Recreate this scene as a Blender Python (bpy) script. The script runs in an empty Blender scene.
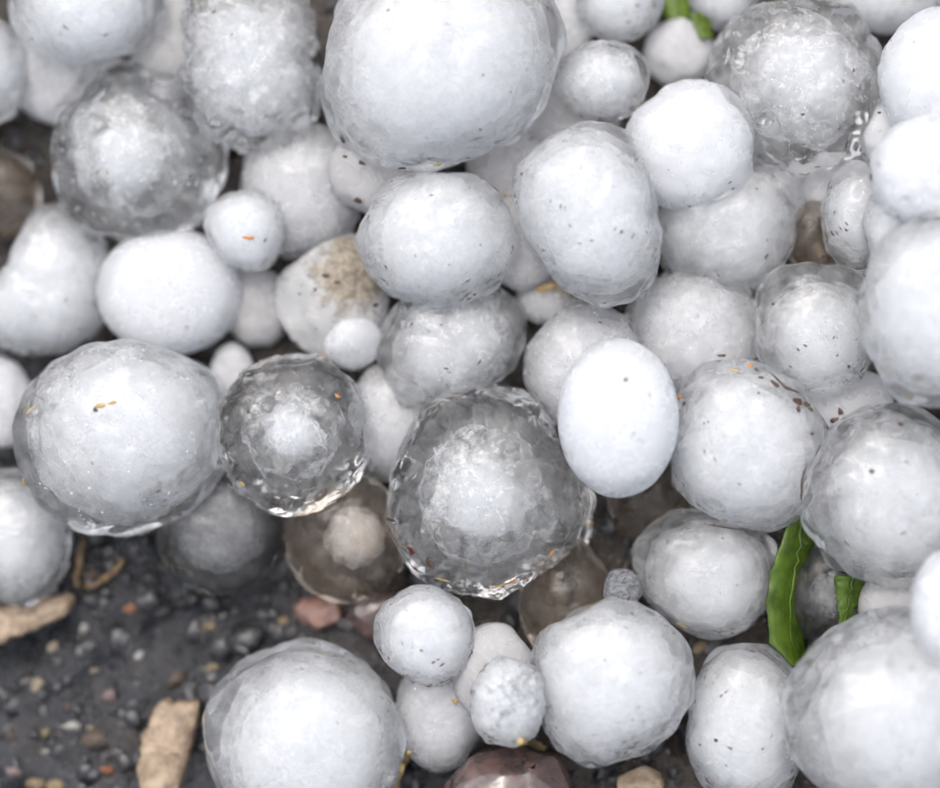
import bpy, bmesh, math, random
import numpy as np
from mathutils import Vector, Matrix, noise
from mathutils.bvhtree import BVHTree

scene = bpy.context.scene
COL = scene.collection
R = math.radians
rng = random.Random(11)

# ------------------------------------------------------------------ camera
PW, PH = 940.0, 788.0
LENS, SENSOR = 85.0, 36.0
CROT = Matrix.Rotation(R(4.5), 3, 'Y') @ Matrix.Rotation(R(6), 3, 'X')      # looking down, leaning a little
CEUL = CROT.to_euler()
DIST = 0.400
AIM = Vector((0, 0, 0.034))
cam_d = bpy.data.cameras.new('camera')
cam = bpy.data.objects.new('camera', cam_d)
COL.objects.link(cam)
cam_d.lens = LENS; cam_d.sensor_width = SENSOR; cam_d.sensor_fit = 'HORIZONTAL'
cam_d.clip_start = 0.01; cam_d.clip_end = 50
cam.location = AIM + DIST * (CROT @ Vector((0, 0, 1)))
cam.rotation_euler = CEUL
cam_d.dof.use_dof = True
cam_d.dof.focus_distance = DIST + 0.012
cam_d.dof.aperture_fstop = 3.2
cam_d.dof.aperture_blades = 9
scene.camera = cam

# ------------------------------------------------------------------ sky, sun, exposure
SUN_EL, SUN_ROT = R(66), R(-18)
world = bpy.data.worlds.new('World'); scene.world = world
world.use_nodes = True
wn = world.node_tree
bg = wn.nodes['Background']
sky = wn.nodes.new('ShaderNodeTexSky'); sky.sky_type = 'NISHITA'
sky.sun_disc = False; sky.sun_elevation = SUN_EL; sky.sun_rotation = SUN_ROT
sky.dust_density = 6.0; sky.air_density = 1.0; sky.ozone_density = 1.0
hs = wn.nodes.new('ShaderNodeHueSaturation'); hs.inputs['Saturation'].default_value = 0.44   # overcast: a grey white sky
wn.links.new(sky.outputs[0], hs.inputs['Color']); wn.links.new(hs.outputs[0], bg.inputs['Color'])
bg.inputs['Strength'].default_value = 0.15
sun_d = bpy.data.lights.new('sun', 'SUN'); sun = bpy.data.objects.new('sun', sun_d); COL.objects.link(sun)
sun_d.energy = 0.5; sun_d.angle = R(80); sun_d.color = (1.0, 0.97, 0.93)
sd = Vector((math.sin(SUN_ROT) * math.cos(SUN_EL), math.cos(SUN_ROT) * math.cos(SUN_EL), math.sin(SUN_EL)))
sun.rotation_euler = sd.to_track_quat('Z', 'Y').to_euler()
sun.location = (0, 0, 1)
vs = scene.view_settings
vs.view_transform = 'Standard'; vs.look = 'None'; vs.gamma = 1.0; vs.use_curve_mapping = False
vs.exposure = 0.88
cy = scene.cycles
cy.max_bounces = 26; cy.diffuse_bounces = 10; cy.glossy_bounces = 4; cy.caustics_reflective = False
cy.transmission_bounces = 22; cy.transparent_max_bounces = 64; cy.volume_bounces = 0
cy.sample_clamp_indirect = 6.0
cy.use_denoising = True; cy.adaptive_threshold = 0.08; cy.adaptive_min_samples = 24
cy.blur_glossy = 0.5

# ------------------------------------------------------------------ pixel <-> space
KPX = SENSOR / LENS / PW                       # metres per pixel at depth 1
def ray(px, py):
    return CROT @ Vector(((px - PW / 2) * KPX, (PH / 2 - py) * KPX, -1.0))   # unit depth, not unit length
def at(px, py, depth):
    return cam.location + ray(px, py) * depth
def on_height(px, py, h):
    d = ray(px, py)
    return cam.location + d * ((h - cam.location.z) / d.z)

# ------------------------------------------------------------------ node helper
class NT:
    def __init__(s, name):
        s.m = bpy.data.materials.new(name); s.m.use_nodes = True
        s.t = s.m.node_tree; s.t.nodes.clear()
        s.out = s.t.nodes.new('ShaderNodeOutputMaterial')
        tc = s.t.nodes.new('ShaderNodeTexCoord')
        oi = s.t.nodes.new('ShaderNodeObjectInfo')
        ad = s.t.nodes.new('ShaderNodeVectorMath'); ad.operation = 'ADD'
        cm = s.t.nodes.new('ShaderNodeCombineXYZ')
        for i in range(3): s.t.links.new(oi.outputs['Random'], cm.inputs[i])
        s.t.links.new(tc.outputs['Object'], ad.inputs[0]); s.t.links.new(cm.outputs[0], ad.inputs[1])
        s.co = ad.outputs[0]; s.rand = oi.outputs['Random']; s.obj = tc.outputs['Object']
    def n(s, typ, **kw):
        nd = s.t.nodes.new(typ)
        for k, v in kw.items():
            if k.startswith('_'): setattr(nd, k[1:], v)
        return nd
    def put(s, sock, v):
        if hasattr(v, 'is_output') or hasattr(v, 'links'): s.t.links.new(v, sock)
        else:
            if isinstance(v, (tuple, list)) and len(v) == 3 and len(sock.default_value) == 4: v = (*v, 1)
            sock.default_value = v
    def noise(s, scale, detail=4, rough=0.55, dist=0.0, vec=None):
        nd = s.n('ShaderNodeTexNoise')
        s.put(nd.inputs['Vector'], vec or s.co); nd.inputs['Scale'].default_value = scale
        nd.inputs['Detail'].default_value = detail; nd.inputs['Roughness'].default_value = rough
        nd.inputs['Distortion'].default_value = dist
        return nd.outputs['Fac']
    def voro(s, scale, feature='F1', out='Distance', vec=None):
        nd = s.n('ShaderNodeTexVoronoi', _feature=feature)
        s.put(nd.inputs['Vector'], vec or s.co); nd.inputs['Scale'].default_value = scale
        return nd.outputs[out]
    def ramp(s, fac, a, b, lo=0.0, hi=1.0):
        nd = s.n('ShaderNodeMapRange', _interpolation_type='SMOOTHSTEP')
        s.put(nd.inputs[0], fac)
        for i, v in ((1, a), (2, b), (3, lo), (4, hi)): nd.inputs[i].default_value = v
        return nd.outputs[0]
    def math(s, op, a, b=0.0):
        nd = s.n('ShaderNodeMath', _operation=op); s.put(nd.inputs[0], a); s.put(nd.inputs[1], b)
        return nd.outputs[0]
    def mixc(s, f, a, b):
        nd = s.n('ShaderNodeMix', _data_type='RGBA'); s.put(nd.inputs[0], f); s.put(nd.inputs[6], a); s.put(nd.inputs[7], b)
        return nd.outputs[2]
    def mixs(s, f, a, b):
        nd = s.n('ShaderNodeMixShader'); s.put(nd.inputs[0], f); s.put(nd.inputs[1], a); s.put(nd.inputs[2], b)
        return nd.outputs[0]
    def bump(s, h, strength, dist):
        nd = s.n('ShaderNodeBump'); s.put(nd.inputs['Height'], h)
        nd.inputs['Strength'].default_value = strength; nd.inputs['Distance'].default_value = dist
        return nd.outputs[0]
    def bsdf(s, **kw):
        nd = s.n('ShaderNodeBsdfPrincipled')
        names = dict(col='Base Color', rough='Roughness', ior='IOR', trans='Transmission Weight', normal='Normal', spec='Specular IOR Level',
                     sss='Subsurface Weight', sssr='Subsurface Radius', ssss='Subsurface Scale', coat='Coat Weight', coatr='Coat Roughness', sheen='Sheen Weight')
        for k, v in kw.items(): s.put(nd.inputs[names[k]], v)
        return nd.outputs[0]
    def done(s, sh):
        s.t.links.new(sh, s.out.inputs['Surface']); return s.m

def ice_material(name, frost=0.3, rough=0.2, tint=(0.99, 0.995, 1.0), fcol=(0.90, 0.92, 0.94), bump=0.35, speck=0.5, stain=0.0, fscale=330, var=0.5, trl=0.45, spot=None, sss=0.0, det=3, fine=0.10, spotcol=((0.16, 0.115, 0.07), (0.42, 0.35, 0.25))):
    """ice: clear rough glass broken by frosted patches; the frost scatters light both ways"""
    t = NT(name)
    n1 = t.noise(fscale, det, 0.6, 0.3)
    v = t.n('ShaderNodeTexVoronoi'); t.put(v.inputs['Vector'], t.co); v.inputs['Scale'].default_value = 430
        # dirt grains: sparse dark dots
    sp = t.n('ShaderNodeSeparateColor'); t.t.links.new(v.outputs['Color'], sp.inputs[0])
    dot = t.math('MULTIPLY', t.ramp(t.math('ADD', v.outputs['Distance'], t.math('MULTIPLY', sp.outputs[2], 0.06)), 0.055, 0.095, 1, 0), t.ramp(sp.outputs[0], 0.84, 0.88))
    dot = t.math('MULTIPLY', dot, speck)
    pit = t.math('MULTIPLY', t.ramp(v.outputs['Distance'], 0.05, 0.28, 1, 0), t.ramp(sp.outputs[1], 0.55, 0.6))     # little melt pits
    nrm = t.bump(t.math('SUBTRACT', t.math('ADD', n1, t.math('MULTIPLY', t.noise(1300, 1, 0.5), fine)), t.math('MULTIPLY', pit, t.math('MULTIPLY', t.rand, 0.25))), bump, 0.001)
    col = fcol; tcol = tint
    if stain:
        sm = t.math('MULTIPLY', t.ramp(t.noise(110, 4, 0.6, 0.6), 0.42, 0.68), stain)
        col = t.mixc(sm, col, (0.33, 0.25, 0.17)); tcol = t.mixc(sm, tcol, (0.66, 0.54, 0.42))
    if spot:                                    # one patch of dried mud, where the stone lay in the dirt
        dn = t.n('ShaderNodeVectorMath', _operation='DISTANCE'); t.put(dn.inputs[0], t.obj); dn.inputs[1].default_value = spot[:3]
        edge = t.math('ADD', dn.outputs['Value'], t.math('MULTIPLY', t.math('SUBTRACT', t.noise(420, 4, 0.7), 0.5), 0.012))
        sm = t.ramp(edge, spot[3] * .55, spot[3], 0.9, 0)
        mud = t.mixc(t.ramp(t.noise(700, 3, 0.7), 0.35, 0.65), *spotcol)
        col = t.mixc(sm, col, mud); frost_add = sm
    dcol = t.mixc(dot, col, (0.10, 0.065, 0.04))
    di = t.bsdf(col=dcol, rough=0.38, ior=1.31, normal=nrm, sss=sss, sssr=(1, 1, 1.03), ssss=0.004)
    tl = t.n('ShaderNodeBsdfTranslucent'); t.put(tl.inputs[0], dcol)
    frosty = t.mixs(trl, di, tl.outputs[0])
    clear = t.bsdf(col=tcol, rough=t.ramp(n1, 0.3, 0.7, rough * 0.4, rough * 1.4), ior=1.31, trans=1.0, normal=nrm)
    f = t.ramp(n1, 0.3, 0.7, max(0.0, frost * (1 - var)), min(1.0, frost * (1 + var)))
    f = t.math('MAXIMUM', f, dot)
    if spot: f = t.math('MAXIMUM', f, frost_add)
    return t.done(t.mixs(f, clear, frosty))

def core_material(name, col=(0.90, 0.915, 0.935)):
    t = NT(name)
    n = t.noise(420, 3, 0.65, 0.5)
    c = t.mixc(t.ramp(n, 0.3, 0.75), tuple(x * 0.96 for x in col), col)
    di = t.n('ShaderNodeBsdfDiffuse'); t.put(di.inputs[0], c)
    tl = t.n('ShaderNodeBsdfTranslucent'); t.put(tl.inputs[0], c)
    return t.done(t.mixs(0.58, di.outputs[0], tl.outputs[0]))

def veil_material(name, amount=0.5, scale=170, col=(0.96, 0.97, 0.98), lo=0.42, hi=0.66):
    t = NT(name)
    a = t.noise(scale, 4, 0.68, 1.2); b = t.noise(scale * 5.5, 2, 0.7)
    f = t.math('MULTIPLY', t.ramp(t.math('ADD', t.math('MULTIPLY', a, 0.7), t.math('MULTIPLY', b, 0.3)), lo, hi), amount)
    tr = t.n('ShaderNodeBsdfTransparent').outputs[0]
    di = t.n('ShaderNodeBsdfDiffuse'); di.inputs[0].default_value = (*col, 1)
    tl = t.n('ShaderNodeBsdfTranslucent'); tl.inputs[0].default_value = (*col, 1)
    return t.done(t.mixs(f, tr, t.mixs(0.5, di.outputs[0], tl.outputs[0])))

def mist_material(name, amount, col=(0.955, 0.965, 0.98)):
    t = NT(name)
    tr = t.n('ShaderNodeBsdfTransparent').outputs[0]
    di = t.n('ShaderNodeBsdfDiffuse'); di.inputs[0].default_value = (*col, 1)
    tl = t.n('ShaderNodeBsdfTranslucent'); tl.inputs[0].default_value = (*col, 1)
    return t.done(t.mixs(amount, tr, t.mixs(0.5, di.outputs[0], tl.outputs[0])))

def plain_material(name, col, var=0.35, scale=400, rough=0.6, spec=0.5, bump=0.3, col2=None, coat=0.0, sss=0.0):
    t = NT(name)
    n = t.noise(scale, 6, 0.62)
    c2 = col2 or tuple(x * (1 - var) for x in col)
    return t.done(t.bsdf(col=t.mixc(t.ramp(n, 0.3, 0.7), c2, col), rough=rough, spec=spec, normal=t.bump(n, bump, 0.0008), coat=coat, coatr=0.08))

def asphalt_material():
    t = NT('wet_asphalt')
    a = t.noise(90, 7, 0.65, vec=t.obj); b = t.noise(700, 5, 0.7, vec=t.obj)
    c = t.mixc(t.ramp(a, 0.35, 0.7), (0.008, 0.009, 0.012), (0.030, 0.032, 0.039))
    sx = t.n('ShaderNodeSeparateXYZ'); t.put(sx.inputs[0], t.obj)
    shaded_soil = t.ramp(t.math('ADD', t.math('ADD', sx.outputs[0], sx.outputs[1]), t.math('MULTIPLY', a, 0.03)), -0.075, -0.035)  # soil under the heap; its brown also paints the warm gap shadows
    mud = t.math('MAXIMUM', t.math('MULTIPLY', t.ramp(t.noise(38, 5, 0.6, vec=t.obj), 0.52, 0.66), 0.4), t.math('MULTIPLY', shaded_soil, 0.85))
    c = t.mixc(mud, c, (0.034, 0.025, 0.018))  # soil brown kept dark so the gaps read as shadow
    grit = t.voro(1100, vec=t.obj)
    gc = t.n('ShaderNodeTexVoronoi'); t.put(gc.inputs['Vector'], t.obj); gc.inputs['Scale'].default_value = 650
    sp = t.n('ShaderNodeSeparateColor'); t.t.links.new(gc.outputs['Color'], sp.inputs[0])
    g = t.math('MULTIPLY', t.ramp(gc.outputs['Distance'], 0.16, 0.24, 1, 0), t.ramp(sp.outputs[0], 0.80, 0.86))
    c = t.mixc(g, c, (0.20, 0.18, 0.16))
    h = t.math('ADD', t.math('MULTIPLY', b, 0.7), t.math('ADD', t.math('MULTIPLY', grit, 0.4), g))
    rg = t.ramp(a, 0.4, 0.6, 0.05, 0.30)
    return t.done(t.bsdf(col=c, rough=rg, spec=0.55, normal=t.bump(h, 0.8, 0.0012)))

def leaf_material(name, c1, c2):
    t = NT(name)
    n = t.noise(230, 5, 0.6)
    c = t.mixc(t.ramp(n, 0.3, 0.7), c1, c2)
    wv = t.n('ShaderNodeTexWave'); t.put(wv.inputs['Vector'], t.obj); wv.inputs['Scale'].default_value = 800; wv.inputs['Distortion'].default_value = 2.5
    c = t.mixc(t.math('MULTIPLY', wv.outputs['Fac'], 0.10), c, tuple(x * 1.6 for x in c2))
    a = t.bsdf(col=c, rough=0.16, spec=0.5, normal=t.bump(t.math('ADD', t.math('MULTIPLY', wv.outputs['Fac'], .3), t.noise(900, 3)), 0.25, 0.0004))
    tl = t.n('ShaderNodeBsdfTranslucent'); t.put(tl.inputs[0], c)
    return t.done(t.mixs(0.3, a, tl.outputs[0]))

M = {
    'white': ice_material('opaque_white_ice', frost=0.66, rough=0.25, fcol=(0.84, 0.855, 0.88), bump=0.14, speck=0.4, var=0.04, trl=0.5, fscale=300),
    'milky': ice_material('milky_ice', frost=0.18, rough=0.06, fcol=(0.92, 0.935, 0.955), bump=0.12, speck=0.3, var=0.4, fscale=240, fine=0.03),
    'rimmed': ice_material('clear_rimmed_ice', frost=0.13, rough=0.04, fcol=(0.94, 0.95, 0.965), bump=0.15, speck=0.35, var=0.6, fscale=240, fine=0.02),
    'crystal': ice_material('crystal_ice', frost=0.07, rough=0.03, bump=0.22, speck=0.5, var=1.0, fscale=280, det=3, fine=0.0),
    'clear': ice_material('clear_ice', frost=0.04, rough=0.01, bump=0.22, speck=0.4, fscale=280, var=1.0, det=3, fine=0.0),
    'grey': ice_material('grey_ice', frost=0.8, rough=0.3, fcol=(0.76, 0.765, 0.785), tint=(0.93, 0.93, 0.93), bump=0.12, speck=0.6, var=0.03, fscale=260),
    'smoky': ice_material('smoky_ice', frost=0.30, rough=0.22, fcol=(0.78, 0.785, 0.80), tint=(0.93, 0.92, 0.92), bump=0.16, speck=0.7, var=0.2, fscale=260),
    'shade': ice_material('shaded_grey_ice', frost=0.85, rough=0.3, fcol=(0.60, 0.595, 0.60), tint=(0.93, 0.93, 0.93), bump=0.12, speck=0.6, var=0.03, fscale=260),  # grey ice in a darker copy: shade of the gaps put into its colour
    'brown': ice_material('muddy_ice', frost=0.6, rough=0.15, fcol=(0.27, 0.235, 0.21), tint=(0.84, 0.79, 0.74), bump=0.25, speck=0.8, stain=0.6),
    'amber': ice_material('brown_tinged_ice', frost=0.14, rough=0.08, fcol=(0.38, 0.33, 0.29), tint=(0.80, 0.73, 0.66), bump=0.3, speck=0.8, stain=0.8),
    'stained': ice_material('stained_ice', frost=0.6, rough=0.24, fcol=(0.88, 0.885, 0.89), bump=0.12, speck=1.0, fscale=260, var=0.03, spot=(0.0035, 0.0055, 0.0065, 0.0095)),
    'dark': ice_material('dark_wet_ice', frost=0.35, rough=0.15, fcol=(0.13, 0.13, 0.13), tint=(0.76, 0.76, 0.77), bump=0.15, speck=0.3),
    'gritty': ice_material('gritty_ice', frost=0.75, rough=0.2, fcol=(0.36, 0.375, 0.40), bump=1.0, speck=1.0, fscale=1000),
    'capped': ice_material('grainy_capped_ice', frost=0.30, rough=0.12, fcol=(0.90, 0.915, 0.93), bump=0.3, speck=0.9, var=0.2, fscale=400, spot=(0.0012, 0.0018, 0.0055, 0.0062), spotcol=((0.25, 0.26, 0.28), (0.62, 0.64, 0.67))),
    'grain': plain_material('white_frost_grain', (0.8, 0.82, 0.84), 0.1, 600, 0.4),
    'mud': plain_material('tan_mud', (0.40, 0.33, 0.23), 0.4, 500, 0.5, col2=(0.2, 0.15, 0.09)),
    'core': core_material('milky_core'),
    'core_grey': core_material('grey_core', (0.80, 0.81, 0.82)),
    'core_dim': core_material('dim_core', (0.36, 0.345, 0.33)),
    'veil': veil_material('cloudy_veil', 0.6),
    'mist': mist_material('dense_mist', 0.42),
    'mist_thin': mist_material('thin_mist', 0.26),
    'halo_thin': veil_material('thin_halo', 0.40, 210, lo=0.3, hi=0.75),
    'haze': veil_material('pale_haze', 0.13, 150, lo=0.3, hi=0.7),
    'veil_thin': veil_material('thin_veil', 0.35, 240),
    'halo': veil_material('soft_halo', 0.40, 190, lo=0.1, hi=0.8),
    'dirt': plain_material('dark_dirt', (0.075, 0.045, 0.03), 0.6, 900, 0.6),
    'orange': plain_material('orange_husk', (0.52, 0.20, 0.045), 0.5, 700, 0.5),
    'straw': plain_material('straw', (0.42, 0.30, 0.13), 0.4, 600, 0.5),
    'red': plain_material('dark_red_husk', (0.10, 0.012, 0.014), 0.4, 700, 0.3),
    'ground': asphalt_material(),
    'aggregate': plain_material('dark_aggregate', (0.034, 0.034, 0.038), 0.5, 300, 0.3, col2=(0.010, 0.010, 0.012), bump=0.4),
    'leaf': leaf_material('green_leaf', (0.032, 0.066, 0.006), (0.085, 0.145, 0.013)),
    'leaf_bright': leaf_material('bright_green_leaf', (0.085, 0.15, 0.015), (0.17, 0.25, 0.035)),
    'tan': plain_material('tan_stone', (0.36, 0.275, 0.195), 0.45, 330, 0.5, col2=(0.15, 0.105, 0.07), bump=0.8),
    'bark': plain_material('wet_bark', (0.21, 0.135, 0.06), 0.6, 420, 0.35, col2=(0.035, 0.02, 0.01), bump=0.8),
    'pink': plain_material('pink_rock', (0.33, 0.195, 0.155), 0.4, 300, 0.4, col2=(0.17, 0.10, 0.085), coat=0.4),
    'darkrock': plain_material('dark_red_brown_rock', (0.10, 0.058, 0.05), 0.5, 260, 0.25, col2=(0.03, 0.022, 0.022), coat=0.9),
}
PEB = {
    'orange': (0.40, 0.15, 0.07), 'red': (0.30, 0.12, 0.11), 'tan': (0.36, 0.27, 0.15), 'white': (0.50, 0.48, 0.45), 'cream': (0.44, 0.37, 0.27),
    'rose': (0.30, 0.22, 0.21), 'grey': (0.20, 0.20, 0.20), 'brown': (0.13, 0.095, 0.07), 'black': (0.03, 0.03, 0.032),
}
for k_, c_ in PEB.items():
    M['peb_' + k_] = plain_material(k_ + '_pebble', tuple(min(.7, x * 1.25) for x in c_), 0.4, 420, 0.35, coat=0.3, bump=0.7, col2=tuple(x * .4 + .01 for x in c_))

# ------------------------------------------------------------------ object helpers
def link(name, me, mat=None, parent=None, loc=None, rot=None):
    o = bpy.data.objects.new(name, me); COL.objects.link(o)
    if mat is not None and not me.materials: me.materials.append(M[mat])
    if parent is not None: o.parent = parent
    if loc is not None: o.location = loc
    if rot is not None: o.rotation_euler = rot
    return o
def tag(o, label=None, cat=None, group=None, kind=None):
    for k, v in (('label', label), ('category', cat), ('group', group), ('kind', kind)):
        if v: o[k] = v
    return o
def mesh_np(name, verts, faces, smooth=True):
    me = bpy.data.meshes.new(name)
    me.from_pydata([tuple(v) for v in verts], [], faces)
    if smooth: me.polygons.foreach_set('use_smooth', [True] * len(me.polygons))
    me.update()
    return me
_ico = {}
def ico(sub):
    if sub not in _ico:
        bm = bmesh.new(); bmesh.ops.create_icosphere(bm, subdivisions=sub, radius=1)
        bm.verts.ensure_lookup_table()
        v = np.array([w.co[:] for w in bm.verts]); f = [tuple(w.index for w in q.verts) for q in bm.faces]
        bm.free(); _ico[sub] = (v, f)
    return _ico[sub]

def tube_mesh(name, pts, rad, seg=7, flat=1.0, up=None):
    V, F = [], []
    n = len(pts)
    for i, p in enumerate(pts):
        t = (pts[min(i + 1, n - 1)] - pts[max(i - 1, 0)]).normalized()
        u = up[i] if up else Vector((0, 0, 1))
        s_ = t.cross(u).normalized(); u2 = s_.cross(t).normalized()
        for k in range(seg):
            a = 2 * math.pi * k / seg
            V.append(p + s_ * math.cos(a) * rad[i] + u2 * math.sin(a) * rad[i] * flat)
        if i:
            for k in range(seg):
                a0 = (i - 1) * seg + k; a1 = (i - 1) * seg + (k + 1) % seg
                F.append((a0, a1, a1 + seg, a0 + seg))
    F.append(tuple(range(seg))[::-1]); F.append(tuple(range((n - 1) * seg, n * seg)))
    return mesh_np(name, V, F)

# ------------------------------------------------------------------ ground
def ground_h(x, y):
    p = Vector((x, y, 0))
    crev = max(0.0, noise.fractal(p * 75 + Vector((9, 4, 2)), 0.9, 2.0, 2) - 0.12)
    return -0.0075 * crev + 0.0024 * noise.fractal(p * 45, 1.0, 2.0, 3) + 0.0018 * noise.fractal(p * 210 + Vector((3, 1, 7)), 0.8, 2.1, 3)
def build_ground():
    n = 260
    u = np.linspace(-1, 1, n)
    w = 0.22 * u + 8.0 * np.abs(u) ** 13 * np.sign(u)
    vs_, fs = [], []
    for j in range(n):
        for i in range(n): vs_.append((w[i], w[j], ground_h(w[i], w[j])))
    for j in range(n - 1):
        for i in range(n - 1):
            a = j * n + i; fs.append((a, a + 1, a + n + 1, a + n))
    return tag(link('ground', mesh_np('ground', vs_, fs), 'ground'), kind='structure')
ground = build_ground()

# ------------------------------------------------------------------ hailstones: where they lie
# outlines are px in the 940x788 photograph; each stone is then dropped along its sight line until it rests on the ground or another stone
def E(x0, x1, y0, y1, wob=0.02):
    cx, cy_, rx, ry = (x0 + x1) / 2, (y0 + y1) / 2, (x1 - x0) / 2, (y1 - y0) / 2
    return [(cx + rx * math.cos(a), cy_ + ry * math.sin(a)) for a in [2 * math.pi * i / 24 for i in range(24)]]

def polar(pts, n=96):
    P = np.array(pts, float)
    x, y = P[:, 0], P[:, 1]; x2, y2 = np.roll(x, -1), np.roll(y, -1)
    cr = x * y2 - x2 * y; A = cr.sum() / 2
    cx = ((x + x2) * cr).sum() / (6 * A); cyy = ((y + y2) * cr).sum() / (6 * A)
    th = np.arctan2(-(y - cyy), x - cx); r = np.hypot(x - cx, y - cyy)
    o = np.argsort(th); th, r = th[o], r[o]
    g = np.linspace(-math.pi, math.pi, n, endpoint=False)
    rr = np.interp(g, np.concatenate([th - 2 * math.pi, th, th + 2 * math.pi]), np.concatenate([r, r, r]))
    k = np.array([0.2, 0.6, 1, 0.6, 0.2]); k /= k.sum()
    rr = sum(k[i] * np.roll(rr, i - 2) for i in range(5))
    return cx, cyy, rr

STONES = []
def S(pts, mat, core, label, coff=(0, 0), cmat='core', sq=0.66, lump=0.035, crinkle=0.0, veil=None, bubbles=0, press=0.86, sub=5, knob=0.035):
    STONES.append(dict(pts=pts, mat=mat, core=core, label=label, coff=coff, cmat=cmat, sq=sq, lump=lump, crinkle=crinkle,
                       veil=veil, bubbles=bubbles, press=press, sub=sub, knob=knob))

# --- lowest stones, glimpsed in the gaps
S(E(-45, 42, 148, 240), 'amber', 0.5, 'muddy brown half-melted hailstone in the dark gap at the left edge', cmat='core_dim', sub=4)
S(E(5, 118, 12, 124), 'grey', 0.6, 'blurred grey hailstone wedged behind the two top-left stones', cmat='core_grey', sub=4)
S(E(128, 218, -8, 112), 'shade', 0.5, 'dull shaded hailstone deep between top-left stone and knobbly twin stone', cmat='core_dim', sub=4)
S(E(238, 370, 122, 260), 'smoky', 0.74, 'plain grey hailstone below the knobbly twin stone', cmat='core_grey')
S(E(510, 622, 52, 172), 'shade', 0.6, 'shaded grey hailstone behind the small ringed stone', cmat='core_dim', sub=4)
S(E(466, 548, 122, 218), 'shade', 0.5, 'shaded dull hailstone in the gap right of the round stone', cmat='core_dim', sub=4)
S(E(512, 592, 262, 326), 'stained', 0.5, 'grey hailstone with a rusty stain under the egg shaped stone', cmat='core_grey', sub=4)
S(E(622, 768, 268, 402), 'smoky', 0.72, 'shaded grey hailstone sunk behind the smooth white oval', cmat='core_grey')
S(E(772, 884, 146, 224), 'grey', 0.62, 'shaded grey hailstone under the large cloudy-cored stone', cmat='core_grey', sub=4)
S(E(786, 842, 200, 275), 'amber', 0.5, 'small muddy brown hailstone in the narrow gap', cmat='core_dim', sub=4)
S(E(796, 894, 366, 444), 'grey', 0.6, 'grey hailstone peeping out behind the dirt clump', cmat='core_grey', sub=4)
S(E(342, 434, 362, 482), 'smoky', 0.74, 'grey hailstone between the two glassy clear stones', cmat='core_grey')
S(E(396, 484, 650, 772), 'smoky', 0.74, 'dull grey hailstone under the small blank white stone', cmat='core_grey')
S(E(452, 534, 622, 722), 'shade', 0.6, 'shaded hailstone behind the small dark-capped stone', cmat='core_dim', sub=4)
S(E(518, 612, 536, 664), 'amber', 0.5, 'dark brown muddy hailstone below the big glassy stone', cmat='core_dim', sub=4)
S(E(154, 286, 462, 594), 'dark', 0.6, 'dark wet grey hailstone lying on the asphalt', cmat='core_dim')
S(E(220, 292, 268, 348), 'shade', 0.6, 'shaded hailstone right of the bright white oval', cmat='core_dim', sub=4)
S(E(210, 254, 342, 408), 'grey', 0.6, 'small pale sliver of hailstone against the glassy ball', sub=4)
S(E(606, 694, 452, 545), 'amber', 0.5, 'dark hailstone in the shade below the smooth white oval', cmat='core_dim', sub=4)
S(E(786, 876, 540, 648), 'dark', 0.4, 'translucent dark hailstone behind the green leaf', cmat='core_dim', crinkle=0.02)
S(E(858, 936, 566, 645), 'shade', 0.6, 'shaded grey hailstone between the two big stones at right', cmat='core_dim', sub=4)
S(E(-36, 32, 356, 450), 'grey', 0.7, 'blurred pale hailstone at the left edge above the gap', sub=4)
S(E(-44, 70, 468, 610), 'rimmed', 0.700, 'large blurred hailstone at the left edge beside the tan chip', coff=(-8, 0))
S(E(644, 714, 16, 88), 'grey', 0.64, 'small grey hailstone beside the green scrap at the top', sub=4)
S(E(546, 594, -24, 62), 'grey', 0.6, 'grey hailstone at the top edge right of the biggest stone', cmat='core_grey', sub=4)
S(E(150, 194, -34, 12), 'milky', 0.745, 'little pale hailstone at the top edge beside the knobbly twin', sub=4)
S(E(283, 412, 474, 604), 'amber', 0.42, 'brown-tinged clear hailstone with a small grey core', coff=(12, -5), cmat='core_grey', crinkle=0.03, lump=0.045)
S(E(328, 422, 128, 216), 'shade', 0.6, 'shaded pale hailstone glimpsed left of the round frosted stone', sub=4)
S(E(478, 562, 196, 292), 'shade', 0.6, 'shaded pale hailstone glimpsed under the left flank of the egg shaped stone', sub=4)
# --- middle stones
S(E(-88, 28, 8, 130), 'milky', 0.745, 'blurred white hailstone at the left edge near the top')
S([(62, 200), (85, 215), (108, 250), (110, 300), (95, 335), (60, 354), (20, 352), (-30, 345), (-50, 320), (-10, 290), (12, 265), (25, 230), (42, 205)],
  'milky', 0.745, 'pear shaped pale hailstone left of the bright white oval', cmat='core')
S([(135, 62), (175, 72), (205, 100), (224, 140), (222, 175), (205, 215), (180, 240), (130, 252), (95, 240), (65, 215), (52, 180), (47, 130), (60, 95), (95, 70)],
  'crystal', 0.36, 'blurred crystal clear hailstone with a soft white heart', coff=(-8, 0), veil='veil', bubbles=130, crinkle=0.03, knob=0.05)
S([(210, 200), (235, 193), (262, 193), (280, 208), (284, 235), (275, 258), (258, 276), (240, 268), (222, 262), (205, 235)],
  'milky', 0.745, 'small notched hailstone with a tiny orange fleck', sq=0.8)
S([(300, 258), (330, 240), (360, 235), (378, 255), (385, 290), (383, 330), (378, 352), (362, 371), (340, 365), (310, 355), (287, 335), (277, 310), (277, 285)],
  'stained', 0.5, 'hailstone stained brown on its upper half with a white knob', coff=(14, -30), lump=0.02)
S([(385, 320), (400, 295), (440, 300), (470, 295), (497, 283), (522, 300), (527, 330), (518, 360), (497, 385), (470, 400), (430, 410), (395, 405), (378, 370)],
  'rimmed', 0.620, 'uneven translucent grey hailstone just above the big glassy stone', cmat='core_grey', veil='veil', lump=0.042, crinkle=0.02, bubbles=40, knob=0.05)
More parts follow.
